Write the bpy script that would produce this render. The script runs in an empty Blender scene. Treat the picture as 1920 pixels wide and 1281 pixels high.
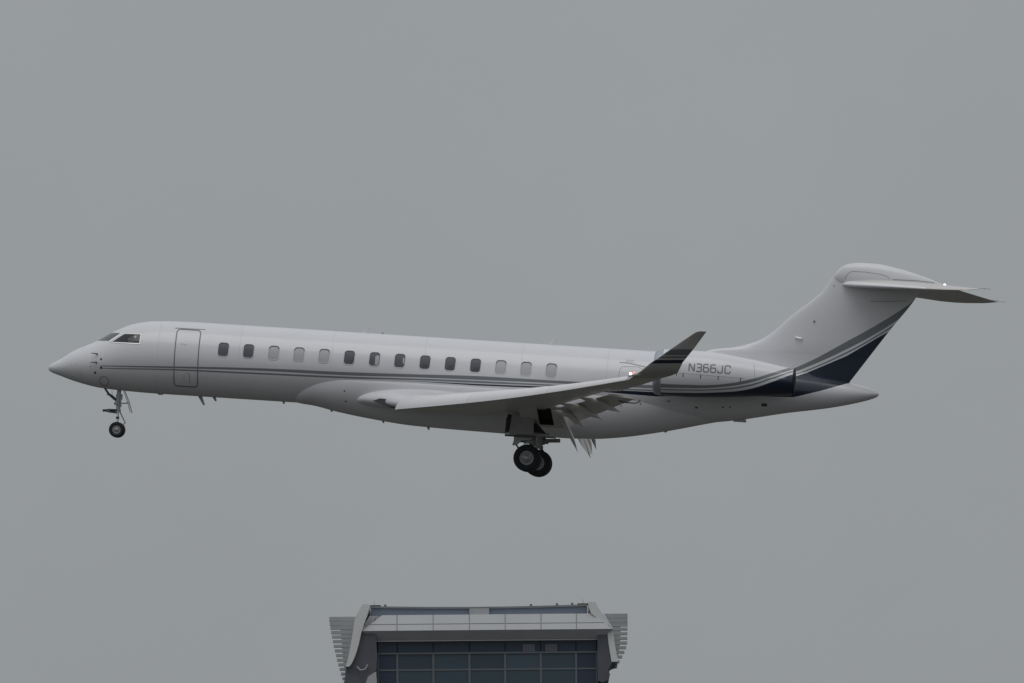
import bpy, bmesh, math, random
import numpy as np
from math import sin, cos, pi, sqrt, radians, tan
from mathutils import Matrix, Vector, noise as mnoise

random.seed(7)
scene = bpy.context.scene
C = scene.collection

# ------------------------------------------------------------------ camera
# long telephoto, standing on the ground, looking up 2.7 degrees at a jet about 600 m away
EL, ROLL = radians(2.7), radians(0.5)
fw = Vector((0, cos(EL), sin(EL))); r0 = Vector((1, 0, 0)); u0 = r0.cross(fw)
rt = cos(ROLL) * r0 - sin(ROLL) * u0
up = cos(ROLL) * u0 + sin(ROLL) * r0
cam_d = bpy.data.cameras.new('camera'); cam = bpy.data.objects.new('camera', cam_d); C.objects.link(cam)
m = Matrix.Identity(4)
for i in range(3):
    m[i][0], m[i][1], m[i][2] = rt[i], up[i], -fw[i]
m[0][3], m[1][3], m[2][3] = 0, 0, 1.7
cam.matrix_world = m
cam_d.sensor_width = 36; cam_d.lens = 31200 / 1920 * 36
cam_d.clip_start = 1; cam_d.clip_end = 60000
scene.camera = cam

# ------------------------------------------------------------------ sky, sun, exposure
SUN_EL, SUN_AZ = radians(66), radians(192)      # azimuth clockwise from +Y: high, behind the camera
world = bpy.data.worlds.new('World'); scene.world = world; world.use_nodes = True
nt = world.node_tree; nt.nodes.clear()
out = nt.nodes.new('ShaderNodeOutputWorld'); bg = nt.nodes.new('ShaderNodeBackground')
sky = nt.nodes.new('ShaderNodeTexSky'); sky.sky_type = 'NISHITA'; sky.sun_disc = False
sky.sun_elevation = SUN_EL; sky.sun_rotation = SUN_AZ; sky.air_density = 1.5; sky.dust_density = 3.0
tc = nt.nodes.new('ShaderNodeTexCoord'); sep = nt.nodes.new('ShaderNodeSeparateXYZ')
nt.links.new(tc.outputs['Generated'], sep.inputs[0])
mx = nt.nodes.new('ShaderNodeMath'); mx.operation = 'MAXIMUM'; mx.inputs[1].default_value = 0.0
nt.links.new(sep.outputs['Z'], mx.inputs[0])
# overcast deck: a little over twice as bright overhead as at the horizon
grad = nt.nodes.new('ShaderNodeMath'); grad.operation = 'MULTIPLY_ADD'; grad.inputs[1].default_value = 1.25; grad.inputs[2].default_value = 1.0
nt.links.new(mx.outputs[0], grad.inputs[0])
nz = nt.nodes.new('ShaderNodeTexNoise'); nz.inputs['Scale'].default_value = 26; nz.inputs['Detail'].default_value = 5; nz.inputs['Roughness'].default_value = .6
nt.links.new(tc.outputs['Generated'], nz.inputs['Vector'])
nr = nt.nodes.new('ShaderNodeMapRange'); nr.inputs[3].default_value = 0.94; nr.inputs[4].default_value = 1.06
nt.links.new(nz.outputs['Fac'], nr.inputs[0])
mul = nt.nodes.new('ShaderNodeMath'); mul.operation = 'MULTIPLY'
nt.links.new(grad.outputs[0], mul.inputs[0]); nt.links.new(nr.outputs[0], mul.inputs[1])
tint = nt.nodes.new('ShaderNodeMix'); tint.data_type = 'RGBA'
tint.inputs[6].default_value = (2.87, 3.06, 3.19, 1); tint.inputs[7].default_value = (2.96, 3.03, 3.14, 1)
nt.links.new(mx.outputs[0], tint.inputs[0])
cl = nt.nodes.new('ShaderNodeVectorMath'); cl.operation = 'SCALE'; nt.links.new(tint.outputs[2], cl.inputs[0])
nt.links.new(mul.outputs[0], cl.inputs['Scale'])
mix = nt.nodes.new('ShaderNodeMix'); mix.data_type = 'RGBA'; mix.inputs[0].default_value = 0.96
nt.links.new(sky.outputs[0], mix.inputs[6]); nt.links.new(cl.outputs[0], mix.inputs[7])
nt.links.new(mix.outputs[2], bg.inputs[0]); bg.inputs[1].default_value = 0.1
nt.links.new(bg.outputs[0], out.inputs[0])

sl = bpy.data.lights.new('sun', 'SUN'); sl.energy = 0.5; sl.angle = radians(40); sl.color = (1, 0.97, 0.93)
so = bpy.data.objects.new('sun', sl); C.objects.link(so)
sdir = Vector((sin(SUN_AZ) * cos(SUN_EL), cos(SUN_AZ) * cos(SUN_EL), sin(SUN_EL)))
so.rotation_euler = sdir.to_track_quat('Z', 'Y').to_euler(); so.location = (0, 0, 300)

vs = scene.view_settings
vs.view_transform = 'Standard'; vs.look = 'None'; vs.exposure = 0.0; vs.gamma = 1.0; vs.use_curve_mapping = False
scene.cycles.max_bounces = 6

# ------------------------------------------------------------------ materials
MAT = {}
def material(name, col, rough=0.5, metal=0.0, coat=0.0, var=0.0, scale=1.5, emit=None, spec=0.5, bump=0.0):
    mt = bpy.data.materials.new(name); mt.use_nodes = True
    n = mt.node_tree; b = n.nodes['Principled BSDF']
    b.inputs['Base Color'].default_value = (*col, 1); b.inputs['Roughness'].default_value = rough
    b.inputs['Metallic'].default_value = metal; b.inputs['Coat Weight'].default_value = coat
    b.inputs['Coat Roughness'].default_value = 0.08; b.inputs['Specular IOR Level'].default_value = spec
    if var or bump:
        t = n.nodes.new('ShaderNodeTexCoord'); z = n.nodes.new('ShaderNodeTexNoise')
        z.inputs['Scale'].default_value = scale; z.inputs['Detail'].default_value = 6
        n.links.new(t.outputs['Object'], z.inputs['Vector'])
    if var:
        r = n.nodes.new('ShaderNodeMapRange'); r.inputs[1].default_value = .25; r.inputs[2].default_value = .75
        r.inputs[3].default_value = 1 - var; r.inputs[4].default_value = 1 + var
        n.links.new(z.outputs['Fac'], r.inputs[0])
        v = n.nodes.new('ShaderNodeVectorMath'); v.operation = 'SCALE'; v.inputs[0].default_value = col
        n.links.new(r.outputs[0], v.inputs['Scale']); n.links.new(v.outputs[0], b.inputs['Base Color'])
    if bump:
        bp = n.nodes.new('ShaderNodeBump'); bp.inputs['Strength'].default_value = bump; bp.inputs['Distance'].default_value = .02
        n.links.new(z.outputs['Fac'], bp.inputs['Height']); n.links.new(bp.outputs[0], b.inputs['Normal'])
    if emit:
        b.inputs['Emission Color'].default_value = (*emit[0], 1); b.inputs['Emission Strength'].default_value = emit[1]
    MAT[name] = mt
    return mt

WHITE = (0.70, 0.70, 0.728)
GREY = (0.20, 0.21, 0.225)
NAVY = (0.006, 0.012, 0.032)
material('white_paint', WHITE, .30, coat=.45, var=.02, scale=.8)
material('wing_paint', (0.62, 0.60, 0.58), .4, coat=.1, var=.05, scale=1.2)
material('slat_metal', (0.80, 0.79, 0.81), .36, .1, var=.03)
material('lip_metal', (0.42, 0.45, 0.5), .3, .7, var=.05)
material('grey_paint', GREY, .35, coat=.2)
material('letter_grey', (0.215, 0.222, 0.235), .4)
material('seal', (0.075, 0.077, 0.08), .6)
material('seal_soft', (0.30, 0.30, 0.31), .6)
material('door_seal', (0.205, 0.205, 0.21), .6)
material('windscreen_glass', (0.11, 0.115, 0.118), .12, spec=.6)  # base colour lightened to stand in for the sky's reflection
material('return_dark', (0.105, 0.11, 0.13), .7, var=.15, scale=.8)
material('dark_metal', (0.075, 0.077, 0.08), .45, .4, var=.15, scale=6)
material('gear_grey', (0.40, 0.40, 0.405), .45, .2, var=.12, scale=8)
material('gap_shade', (0.06, 0.06, 0.062), .8)
material('door_grey', (0.33, 0.33, 0.33), .5, var=.1, scale=3)
material('gear_light', (0.42, 0.43, 0.44), .4, .3, var=.1, scale=8)
material('chrome', (0.75, 0.76, 0.78), .15, 1.0)
material('rubber', (0.016, 0.017, 0.022), .75, var=.1, scale=10)
material('rim', (0.36, 0.36, 0.36), .4, .5, var=.08, scale=9)
material('void', (0.008, 0.009, 0.011), .9)
material('cabin_glass', (0.10, 0.104, 0.125), .3, spec=.4)
material('cockpit_glass', (0.016, 0.018, 0.02), .06, spec=.6)
material('blind', (0.47, 0.465, 0.48), .35, var=.02)
material('blind_bright', (0.46, 0.465, 0.49), .35, var=.02)
material('frame_white', (0.92, 0.92, 0.93), .3, .35, coat=.3)
material('hot_metal', (0.10, 0.095, 0.09), .4, .8, var=.1)
material('lamp_white', (1, 1, 1), .3, emit=((1, .97, .92), 3.0))
material('lamp_red', (1, .25, .2), .3, emit=((1, .16, .10), 1.6))
material('grass', (0.046, 0.047, 0.036), .95, var=.35, scale=.05)
material('tarmac', (0.06, 0.058, 0.055), .9, var=.2, scale=.3)
material('concrete', (0.40, 0.40, 0.40), .8, var=.06, scale=.8)
material('panel_white', (0.45, 0.46, 0.475), .45, var=.05, scale=.5)
material('coping_grey', (0.22, 0.235, 0.235), .7, var=.15, scale=.6)
material('joint', (0.30, 0.30, 0.315), .8)
material('tower_fin', (0.72, 0.725, 0.72), .6, var=.05, scale=.6)
material('louvre', (0.39, 0.40, 0.41), .55, var=.06, scale=.7)
material('soffit_grey', (0.47, 0.47, 0.51), .7, var=.08, scale=.7)
material('screen_blue', (0.175, 0.205, 0.26), .6, var=.06, scale=.5)
material('tower_glass', (0.055, 0.088, 0.112), .05, spec=.36)
for k_, m_ in (('b', .86), ('c', 1.15)):
    material('tower_glass_' + k_, (0.055 * m_, 0.088 * m_, 0.112 * m_), .05, spec=.36)
material('tower_glass_dark', (0.046, 0.066, 0.10), .08, spec=.25)
material('mullion', (0.16, 0.18, 0.20), .5, .2)
material('equipment', (0.13, 0.135, 0.16), .6)
material('interior', (0.05, 0.055, 0.07), .9)

def curve_node(n, pts, x0, x1, z0, z1):
    c = n.nodes.new('ShaderNodeFloatCurve'); mp = c.mapping; cu = mp.curves[0]
    mp.use_clip = False
    P = [((x - x0) / (x1 - x0), (z - z0) / (z1 - z0)) for x, z in pts]
    while len(cu.points) < len(P): cu.points.new(.5, .5)
    for p, (a, b) in zip(cu.points, P):
        p.location = (a, b); p.handle_type = 'VECTOR' if len(P) in (12, 14) else 'AUTO_CLAMPED'
    mp.update()
    return c

def livery(name, x0, x1, z0, z1, bands, base):
    """paint of base colour with bands: list of (colour, lower curve [(x,z)..], upper curve [(x,z)..], first x, last x)"""
    mt = material(name, base, .30, coat=.45)
    n = mt.node_tree; b = n.nodes['Principled BSDF']
    t = n.nodes.new('ShaderNodeTexCoord'); s = n.nodes.new('ShaderNodeSeparateXYZ'); n.links.new(t.outputs['Object'], s.inputs[0])
    def mr(sock, a, c):
        r = n.nodes.new('ShaderNodeMapRange'); r.clamp = False
        r.inputs[1].default_value = a; r.inputs[2].default_value = c
        n.links.new(sock, r.inputs[0]); return r.outputs[0]
    X = mr(s.outputs['X'], x0, x1); Z = mr(s.outputs['Z'], z0, z1)
    def mth(op, a, c=None, v=None):
        q = n.nodes.new('ShaderNodeMath'); q.operation = op; n.links.new(a, q.inputs[0])
        if c is not None: n.links.new(c, q.inputs[1])
        if v is not None: q.inputs[1].default_value = v
        return q.outputs[0]
    nzz = n.nodes.new('ShaderNodeTexNoise'); nzz.inputs['Scale'].default_value = .8; nzz.inputs['Detail'].default_value = 6
    n.links.new(t.outputs['Object'], nzz.inputs['Vector'])
    r = n.nodes.new('ShaderNodeMapRange'); r.inputs[1].default_value = .25; r.inputs[2].default_value = .75
    r.inputs[3].default_value = .975; r.inputs[4].default_value = 1.02; n.links.new(nzz.outputs['Fac'], r.inputs[0])
    v = n.nodes.new('ShaderNodeVectorMath'); v.operation = 'SCALE'; v.inputs[0].default_value = base; n.links.new(r.outputs[0], v.inputs['Scale'])
    cur = v.outputs[0]
    for col, lo, hi, xa, xb in bands:
        cl = curve_node(n, lo, x0, x1, z0, z1); ch = curve_node(n, hi, x0, x1, z0, z1)
        n.links.new(X, cl.inputs['Value']); n.links.new(X, ch.inputs['Value'])
        mk = mth('MULTIPLY', mth('GREATER_THAN', Z, cl.outputs[0]), mth('LESS_THAN', Z, ch.outputs[0]))
        mk = mth('MULTIPLY', mk, mth('GREATER_THAN', s.outputs['X'], v=xa))
        mk = mth('MULTIPLY', mk, mth('LESS_THAN', s.outputs['X'], v=xb))
        mm = n.nodes.new('ShaderNodeMix'); mm.data_type = 'RGBA'
        n.links.new(mk, mm.inputs[0]); n.links.new(cur, mm.inputs[6]); mm.inputs[7].default_value = (*col, 1)
        cur = mm.outputs[2]
    n.links.new(cur, b.inputs['Base Color'])
    return mt

# painted stripes on fuselage and fin (aircraft coordinates: x aft of the nose tip, z up)
b1u = [(1.9, .17), (2.41, .19), (4.38, .28), (7.66, .42), (11.13, .49), (13.37, .56), (15.64, .64), (18.65, .66), (22, .72), (24.5, .9), (26, 1.28), (27.17, 1.80), (28.84, 2.81), (29.95, 3.53), (30.5, 3.92), (30.9, 4.23), (31.5, 4.7)]
b1l = [(1.9, .14), (2.41, .15), (4.38, .22), (7.66, .33), (11.13, .37), (13.37, .45), (15.64, .50), (18.65, .56), (22, .60), (24.5, .77), (26, 1.13), (27.17, 1.64), (28.84, 2.52), (29.95, 3.22), (30.55, 3.66), (31.5, 4.4)]
b2u = [(1.9, .09), (2.41, .105), (4.38, .19), (7.66, .26), (11.13, .33), (13.37, .41), (15.64, .47), (18.65, .51), (22, .55), (24.5, .71), (26, 1.06), (27.17, 1.55), (28.84, 2.42), (29.95, 3.14), (30.55, 3.57), (31.5, 4.3)]
b2l = [(1.9, .065), (2.41, .07), (4.38, .14), (7.66, .20), (11.13, .26), (13.37, .35), (15.64, .39), (18.65, .46), (22, .50), (24.5, .65), (26, 1.0), (27.17, 1.50), (28.84, 2.355), (29.95, 3.08), (30.55, 3.50), (31.5, 4.2)]
b3u = [(12.5, .30), (13.5, .325), (15.66, .36), (18.67, .43), (22, .47), (24.5, .59), (26, .93), (27.17, 1.43), (28.84, 2.27), (29.95, 3.03), (30.7, 3.48), (31.5, 3.93)]
b3l = [(12.5, .295), (13.5, .31), (15.66, .30), (18.67, .37), (20.5, .35), (22.2, .32), (23.2, .42), (24.5, .50), (26, .58), (27.085, .63), (28.028, .93), (29.004, 1.295), (29.4, 1.3), (31.5, 1.3)]
livery('fuselage_paint', 0, 35, -2, 6, [(GREY, b1l, b1u, 2.0, 33), (GREY, b2l, b2u, 2.0, 33), (NAVY, b3l, b3u, 12.6, 33)], WHITE)
n1u = [(22, .71), (22.29, .715), (23.3, .735), (24.36, .80), (25.49, 1.04), (26.47, 1.40), (27.14, 1.68), (28, 2.0)]
n1l = [(22, .59), (22.29, .59), (23.3, .62), (24.36, .70), (25.49, .92), (26.47, 1.28), (27.14, 1.56), (28, 1.9)]
n2u = [(22, .53), (22.29, .535), (23.3, .57), (24.36, .65), (25.49, .86), (26.47, 1.23), (27.14, 1.51), (28, 1.8)]
n2l = [(22, .49), (22.29, .495), (23.3, .53), (24.36, .61), (25.49, .80), (26.47, 1.17), (27.14, 1.46), (28, 1.75)]
n3u = [(22, .42), (22.29, .42), (23.3, .45), (24.36, .53), (25.49, .70), (26.47, 1.07), (27.14, 1.38), (28, 1.7)]
n3l = [(22, .1), (23, .1), (24, .15), (25.5, .3), (26.5, .40), (27.2, .5), (28, .6)]
livery('nacelle_paint', 20, 30, -1, 4, [(GREY, n1l, n1u, 20, 33), (GREY, n2l, n2u, 20, 33), (NAVY, n3l, n3u, 20, 33)], WHITE)
def zl(z): return [(22, z - .065 * 2.1), (24.09, z), (26, z + .065 * 1.9)]
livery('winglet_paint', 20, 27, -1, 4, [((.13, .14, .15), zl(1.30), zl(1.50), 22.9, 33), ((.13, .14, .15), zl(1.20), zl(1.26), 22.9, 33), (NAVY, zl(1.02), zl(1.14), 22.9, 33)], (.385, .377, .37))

# ------------------------------------------------------------------ mesh helpers
def link(name, me, mat, parent=None):
    o = bpy.data.objects.new(name, me); C.objects.link(o)
    if mat and not me.materials: me.materials.append(MAT[mat] if isinstance(mat, str) else mat)
    if parent: o.parent = parent
    return o

def build(name, verts, faces, mat, parent=None, smooth=40, fix=True):
    me = bpy.data.meshes.new(name); me.from_pydata([tuple(map(float, v)) for v in verts], [], faces)
    if fix:
        bm = bmesh.new(); bm.from_mesh(me)
        bmesh.ops.remove_doubles(bm, verts=bm.verts, dist=1e-5)
        bmesh.ops.recalc_face_normals(bm, faces=bm.faces); bm.to_mesh(me); bm.free()
    if smooth is not None:
        me.polygons.foreach_set('use_smooth', [True] * len(me.polygons))
        me.set_sharp_from_angle(angle=radians(smooth))
    me.update()
    return link(name, me, mat, parent)

def rings(R, close=True, caps=True):
    """verts and faces of a loft through rings of equal length"""
    V = []; F = []; n = len(R[0])
    for r in R: V += list(r)
    for i in range(len(R) - 1):
        for j in range(n if close else n - 1):
            k = (j + 1) % n
            F.append((i * n + j, i * n + k, (i + 1) * n + k, (i + 1) * n + j))
    if caps:
        F.append(tuple(range(n))); F.append(tuple((len(R) - 1) * n + j for j in range(n)))
    return V, F

class MB:
    def __init__(s): s.v = []; s.f = []
    def add(s, V, F):
        k = len(s.v); s.v += list(V); s.f += [tuple(i + k for i in f) for f in F]; return s
    def box(s, a, b):
        (x0, y0, z0), (x1, y1, z1) = a, b
        V = [(x, y, z) for x in (x0, x1) for y in (y0, y1) for z in (z0, z1)]
        return s.add(V, [(0, 1, 3, 2), (4, 6, 7, 5), (0, 4, 5, 1), (2, 3, 7, 6), (0, 2, 6, 4), (1, 5, 7, 3)])
    def tube(s, pts, rad, n=12):
        pts = [Vector(p) for p in pts]
        if not isinstance(rad, (list, tuple)): rad = [rad] * len(pts)
        R = []; prev = None
        for i, p in enumerate(pts):
            d = (pts[min(i + 1, len(pts) - 1)] - pts[max(i - 1, 0)]).normalized()
            a = Vector((0, 1, 0)) if abs(d.y) < .9 else Vector((1, 0, 0))
            u = d.cross(a).normalized(); w = d.cross(u)
            R.append([p + (u * cos(2 * pi * j / n) + w * sin(2 * pi * j / n)) * rad[i] for j in range(n)])
        return s.add(*rings(R))
    def prism(s, poly, y0, y1):
        """polygon in (x,z) extruded along y"""
        n = len(poly)
        V = [(x, y0, z) for x, z in poly] + [(x, y1, z) for x, z in poly]
        F = [tuple(range(n)), tuple(range(n, 2 * n))] + [(i, (i + 1) % n, n + (i + 1) % n, n + i) for i in range(n)]
        return s.add(V, F)
    def lathe(s, prof, c, n=40):
        """profile [(y offset, radius)] turned about the y axis through c"""
        R = [[(c[0] + r * cos(2 * pi * j / n), c[1] + y, c[2] + r * sin(2 * pi * j / n)) for j in range(n)] for y, r in prof]
        return s.add(*rings(R, caps=False))
    def out(s, name, mat, parent=None, smooth=35): return build(name, s.v, s.f, mat, parent, smooth)

def pchip(pts):
    x = np.array([p[0] for p in pts], float); y = np.array([p[1] for p in pts], float)
    h = np.diff(x); d = np.diff(y) / h; mm = np.zeros(len(x))
    for i in range(1, len(x) - 1):
        if d[i - 1] * d[i] > 0:
            w1 = 2 * h[i] + h[i - 1]; w2 = h[i] + 2 * h[i - 1]
            mm[i] = (w1 + w2) / (w1 / d[i - 1] + w2 / d[i])
    mm[0], mm[-1] = d[0], d[-1]
    def f(t):
        t = min(max(t, x[0]), x[-1]); i = min(max(int(np.searchsorted(x, t)) - 1, 0), len(h) - 1)
        s = (t - x[i]) / h[i]
        return float(y[i] * (1 + 2 * s) * (1 - s) ** 2 + h[i] * mm[i] * s * (1 - s) ** 2 + y[i + 1] * s * s * (3 - 2 * s) + h[i] * mm[i + 1] * s * s * (s - 1))
    return f

def tag(o, label, cat, group=None, kind=None):
    if label: o['label'] = label
    if cat: o['category'] = cat
    if group: o['group'] = group
    if kind: o['kind'] = kind

# ================================================================== SETTING
MB_ = MB()
g = build('ground', [(-30000, -30000, 0), (30000, -30000, 0), (30000, 30000, 0), (-30000, 30000, 0)], [(0, 1, 2, 3)], 'grass', smooth=None, fix=False)
g['kind'] = 'structure'
rw = build('runway', [(-1600, 575, .004), (1600, 575, .004), (1600, 635, .004), (-1600, 635, .004)], [(0, 1, 2, 3)], 'tarmac', smooth=None, fix=False)
rw['kind'] = 'structure'

# ================================================================== THE JET
jet = bpy.data.objects.new('business_jet', None); C.objects.link(jet)
jet.empty_display_size = 2
jet.location = (-16.76107079, 600.7344147, 29.22116632)
jet.rotation_euler = (0, radians(4.35), radians(-4.8))
tag(jet, 'white business jet with grey and navy stripes flying with landing gear and flaps down', 'airplane')

top = pchip([(0, 0), (.015, .06), (.08, .13), (.42, .345), (.87, .67), (1.24, .86), (1.65, 1.06), (2.22, 1.42), (2.46, 1.55), (2.87, 1.745), (3.29, 1.86), (3.71, 1.925), (4.47, 1.97), (5.4, 1.99), (22, 1.99), (24, 1.95), (26, 1.78), (28, 1.47), (28.97, 1.31), (29.41, 1.225), (29.7, 1.16), (29.9, 1.095), (30.0, 1.045), (30.05, 1.0), (30.07, .95)])
bot = pchip([(0, 0), (.015, -.06), (.08, -.125), (.46, -.26), (1.11, -.45), (1.97, -.605), (3.04, -.66), (3.9, -.68), (19, -.68), (21, -.66), (22.5, -.58), (24.2, -.43), (25.14, -.28), (26.75, .06), (28.37, .36), (29.49, .65), (29.82, .765), (29.97, .835), (30.04, .89), (30.07, .945)])
wid = pchip([(0, 0), (.015, .06), (.08, .13), (.45, .37), (1.1, .70), (2, 1.0), (3, 1.18), (4, 1.28), (5, 1.325), (6, 1.335), (21, 1.335), (23, 1.28), (25, 1.1), (27, .82), (28.5, .55), (29.5, .37), (29.85, .29), (30.0, .2), (30.05, .12), (30.07, .02)])

def fus_y(x, z):
    t, b, w = top(x), bot(x), wid(x)
    c = (t + b) / 2; h = max((t - b) / 2, 1e-4); q = (z - c) / h
    return w * sqrt(max(0.0, 1 - q * q))
xs = [0.001, .01, .02, .04, .07, .1, .15, .2, .3] + list(np.arange(.4, 6, .1)) + list(np.arange(6, 21, .25)) + list(np.arange(21, 29, .16)) + list(np.arange(29, 29.9, .06)) + [29.9, 29.94, 29.98, 30.01, 30.035, 30.05, 30.06, 30.067, 30.07]
N = 96; R = []
for x in xs:
    t, b, w = top(x), bot(x), max(wid(x), .002); c = (t + b) / 2; h = max((t - b) / 2, .002)
    R.append([(x, w * cos(2 * pi * j / N), c + h * sin(2 * pi * j / N)) for j in range(N)])
fus = build('fuselage', *rings(R), 'fuselage_paint', jet, 60)

# belly fairing
fb = pchip([(8.85, -.55), (9.13, -.685), (9.7, -.75), (10.52, -.91), (11.75, -1.09), (13.4, -1.25), (16.57, -1.32), (18.7, -1.345), (19.85, -1.31), (20.75, -1.21), (22.3, -.91), (24.2, -.44), (24.8, -.3)])
fwid = pchip([(8.85, .55), (9.13, .88), (9.38, 1.03), (10.18, 1.205), (11, 1.265), (12.5, 1.295), (14, 1.30), (18.5, 1.30), (20, 1.28), (21.5, 1.2), (23, .95), (24.8, .6)])
fexp = pchip([(8.8, 2.8), (10, 2.4), (11.5, 2.1), (14, 2.0), (24.8, 2.0)])
def fair_y(x, z):
    b, w = fb(x), fwid(x)
    if z >= .12: return w - (w - min(w, 1.2)) * min(1, ((z - .12) / .22)) ** 2
    q = min(1, (.12 - z) / (.12 - b)); e = fexp(x)
    return w * (1 - q ** e) ** (1 / e)
R = []
for x in list(np.arange(8.85, 10.2, .06)) + list(np.arange(10.2, 24.81, .2)):
    b, w = fb(x), fwid(x); half = []
    for k in range(9):
        z = .34 - .22 * k / 8; half.append((x, -fair_y(x, z), z))
    for j in range(1, 25):
        a = pi / 2 * j / 24; half.append((x, -w * abs(cos(a)) ** (2 / fexp(x)), .12 - (.12 - b) * abs(sin(a)) ** (2 / fexp(x))))
    R.append(half + [(p[0], -p[1], p[2]) for p in reversed(half[:-1])])
fairing = build('belly_fairing', *rings(R), 'white_paint', jet, 50)
# main wheel bays cut into the fairing under each wing
cut = MB()
for s in (-1, 1):
    y0, y1 = sorted((s * .75, s * 1.9))
    cut.prism([(17.95, -.25), (18.80, -.25), (18.90, -1.02), (17.6, -1.06)], y0, y1)
co = cut.out('cutter', 'void', None, None)
fairing.data.materials.append(MAT['void'])
bmod = fairing.modifiers.new('bay', 'BOOLEAN'); bmod.object = co; bmod.operation = 'DIFFERENCE'; bmod.solver = 'EXACT'
dg = bpy.context.evaluated_depsgraph_get()
newme = bpy.data.meshes.new_from_object(fairing.evaluated_get(dg)); fairing.modifiers.clear(); fairing.data = newme
bpy.data.objects.remove(co)
newme.set_sharp_from_angle(angle=radians(40))
newme.materials.clear(); newme.materials.append(MAT['white_paint']); newme.materials.append(MAT['void'])
for p in newme.polygons:
    c = p.center
    inside = 17.55 < c.x < 18.95 and -1.08 < c.z < -.24 and abs(c.y) < fair_y(c.x, c.z) - .006
    p.material_index = 1 if inside and .74 < abs(c.y) else 0

material('seam', (0.57, 0.57, 0.585), .5)
# conformal patches and ribbons -------------------------------------------------
def rrect(cx, cz, w, h, r, n=6, lean=0.0):
    P = []
    for sx, sz, a0 in ((1, 1, 0), (-1, 1, 90), (-1, -1, 180), (1, -1, 270)):
        for k in range(n + 1):
            a = radians(a0 + 90 * k / n)
            x = cx + sx * (w / 2 - r) + r * cos(a); z = cz + sz * (h / 2 - r) + r * sin(a)
            P.append((x + lean * (z - cz), z))
    Q = []
    for a, b in zip(P, P[1:] + P[:1]):
        m_ = max(1, int(math.hypot(b[0] - a[0], b[1] - a[1]) / .05))
        Q += [(a[0] + (b[0] - a[0]) * i / m_, a[1] + (b[1] - a[1]) * i / m_) for i in range(m_)]
    return Q
def scale_poly(P, c, k): return [(c[0] + (x - c[0]) * k[0], c[1] + (z - c[1]) * k[1]) for x, z in P]
def patch(P, surf, off, s, steps=5):
    """filled polygon lying on the side surface, off metres proud"""
    cx = sum(p[0] for p in P) / len(P); cz = sum(p[1] for p in P) / len(P); V = []; F = []; n = len(P)
    for k in range(steps, 0, -1):
        for x, z in P:
            X = cx + (x - cx) * k / steps; Z = cz + (z - cz) * k / steps
            V.append((X, s * (surf(X, Z) + off), Z))
    V.append((cx, s * (surf(cx, cz) + off), cz))
    for k in range(steps - 1):
        for j in range(n):
            q = (j + 1) % n; F.append((k * n + j, k * n + q, (k + 1) * n + q, (k + 1) * n + j))
    k = steps - 1
    F += [(k * n + j, k * n + (j + 1) % n, len(V) - 1) for j in range(n)]
    return V, F
def ring_patch(PP, surf, offs, s):
    """closed outlines of equal length with their heights, joined one to the next"""
    V = []; F = []; n = len(PP[0])
    for P, o in zip(PP, offs): V += [(x, s * (surf(x, z) + o), z) for x, z in P]
    for k in range(len(PP) - 1):
        for j in range(n):
            q = (j + 1) % n; F.append((k * n + j, k * n + q, (k + 1) * n + q, (k + 1) * n + j))
    return V, F
def ribbon(P, w, surf, off, s, closed=False, step=.06):
    Q = []
    pts = list(P) + ([P[0]] if closed else [])
    for a, b in zip(pts[:-1], pts[1:]):
        n = max(1, int(math.hypot(b[0] - a[0], b[1] - a[1]) / step))
        Q += [(a[0] + (b[0] - a[0]) * i / n, a[1] + (b[1] - a[1]) * i / n) for i in range(n)]
    if not closed: Q.append(pts[-1])
    V = []; n = len(Q)
    for i in range(n):
        a = Q[(i - 1) % n] if closed or i > 0 else Q[i]; b = Q[(i + 1) % n] if closed or i < n - 1 else Q[i]
        dx, dz = b[0] - a[0], b[1] - a[1]; l = math.hypot(dx, dz) or 1
        nx, nz = -dz / l * w / 2, dx / l * w / 2
        for q in (1, -1):
            x, z = Q[i][0] + nx * q, Q[i][1] + nz * q
            V.append((x, s * (surf(x, z) + off), z))
    F = [(2 * i, 2 * i + 1, 2 * ((i + 1) % n) + 1, 2 * ((i + 1) % n)) for i in range(n if closed else n - 1)]
    return V, F
def sheet(name, VF, mat, parent, smooth=60): return build(name, VF[0], VF[1], mat, parent, smooth, fix=False)

def dens(P, n=6):
    Q = []
    for a, b in zip(P, P[1:] + P[:1]): Q += [(a[0] + (b[0] - a[0]) * i / n, a[1] + (b[1] - a[1]) * i / n) for i in range(n)]
    return Q

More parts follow.
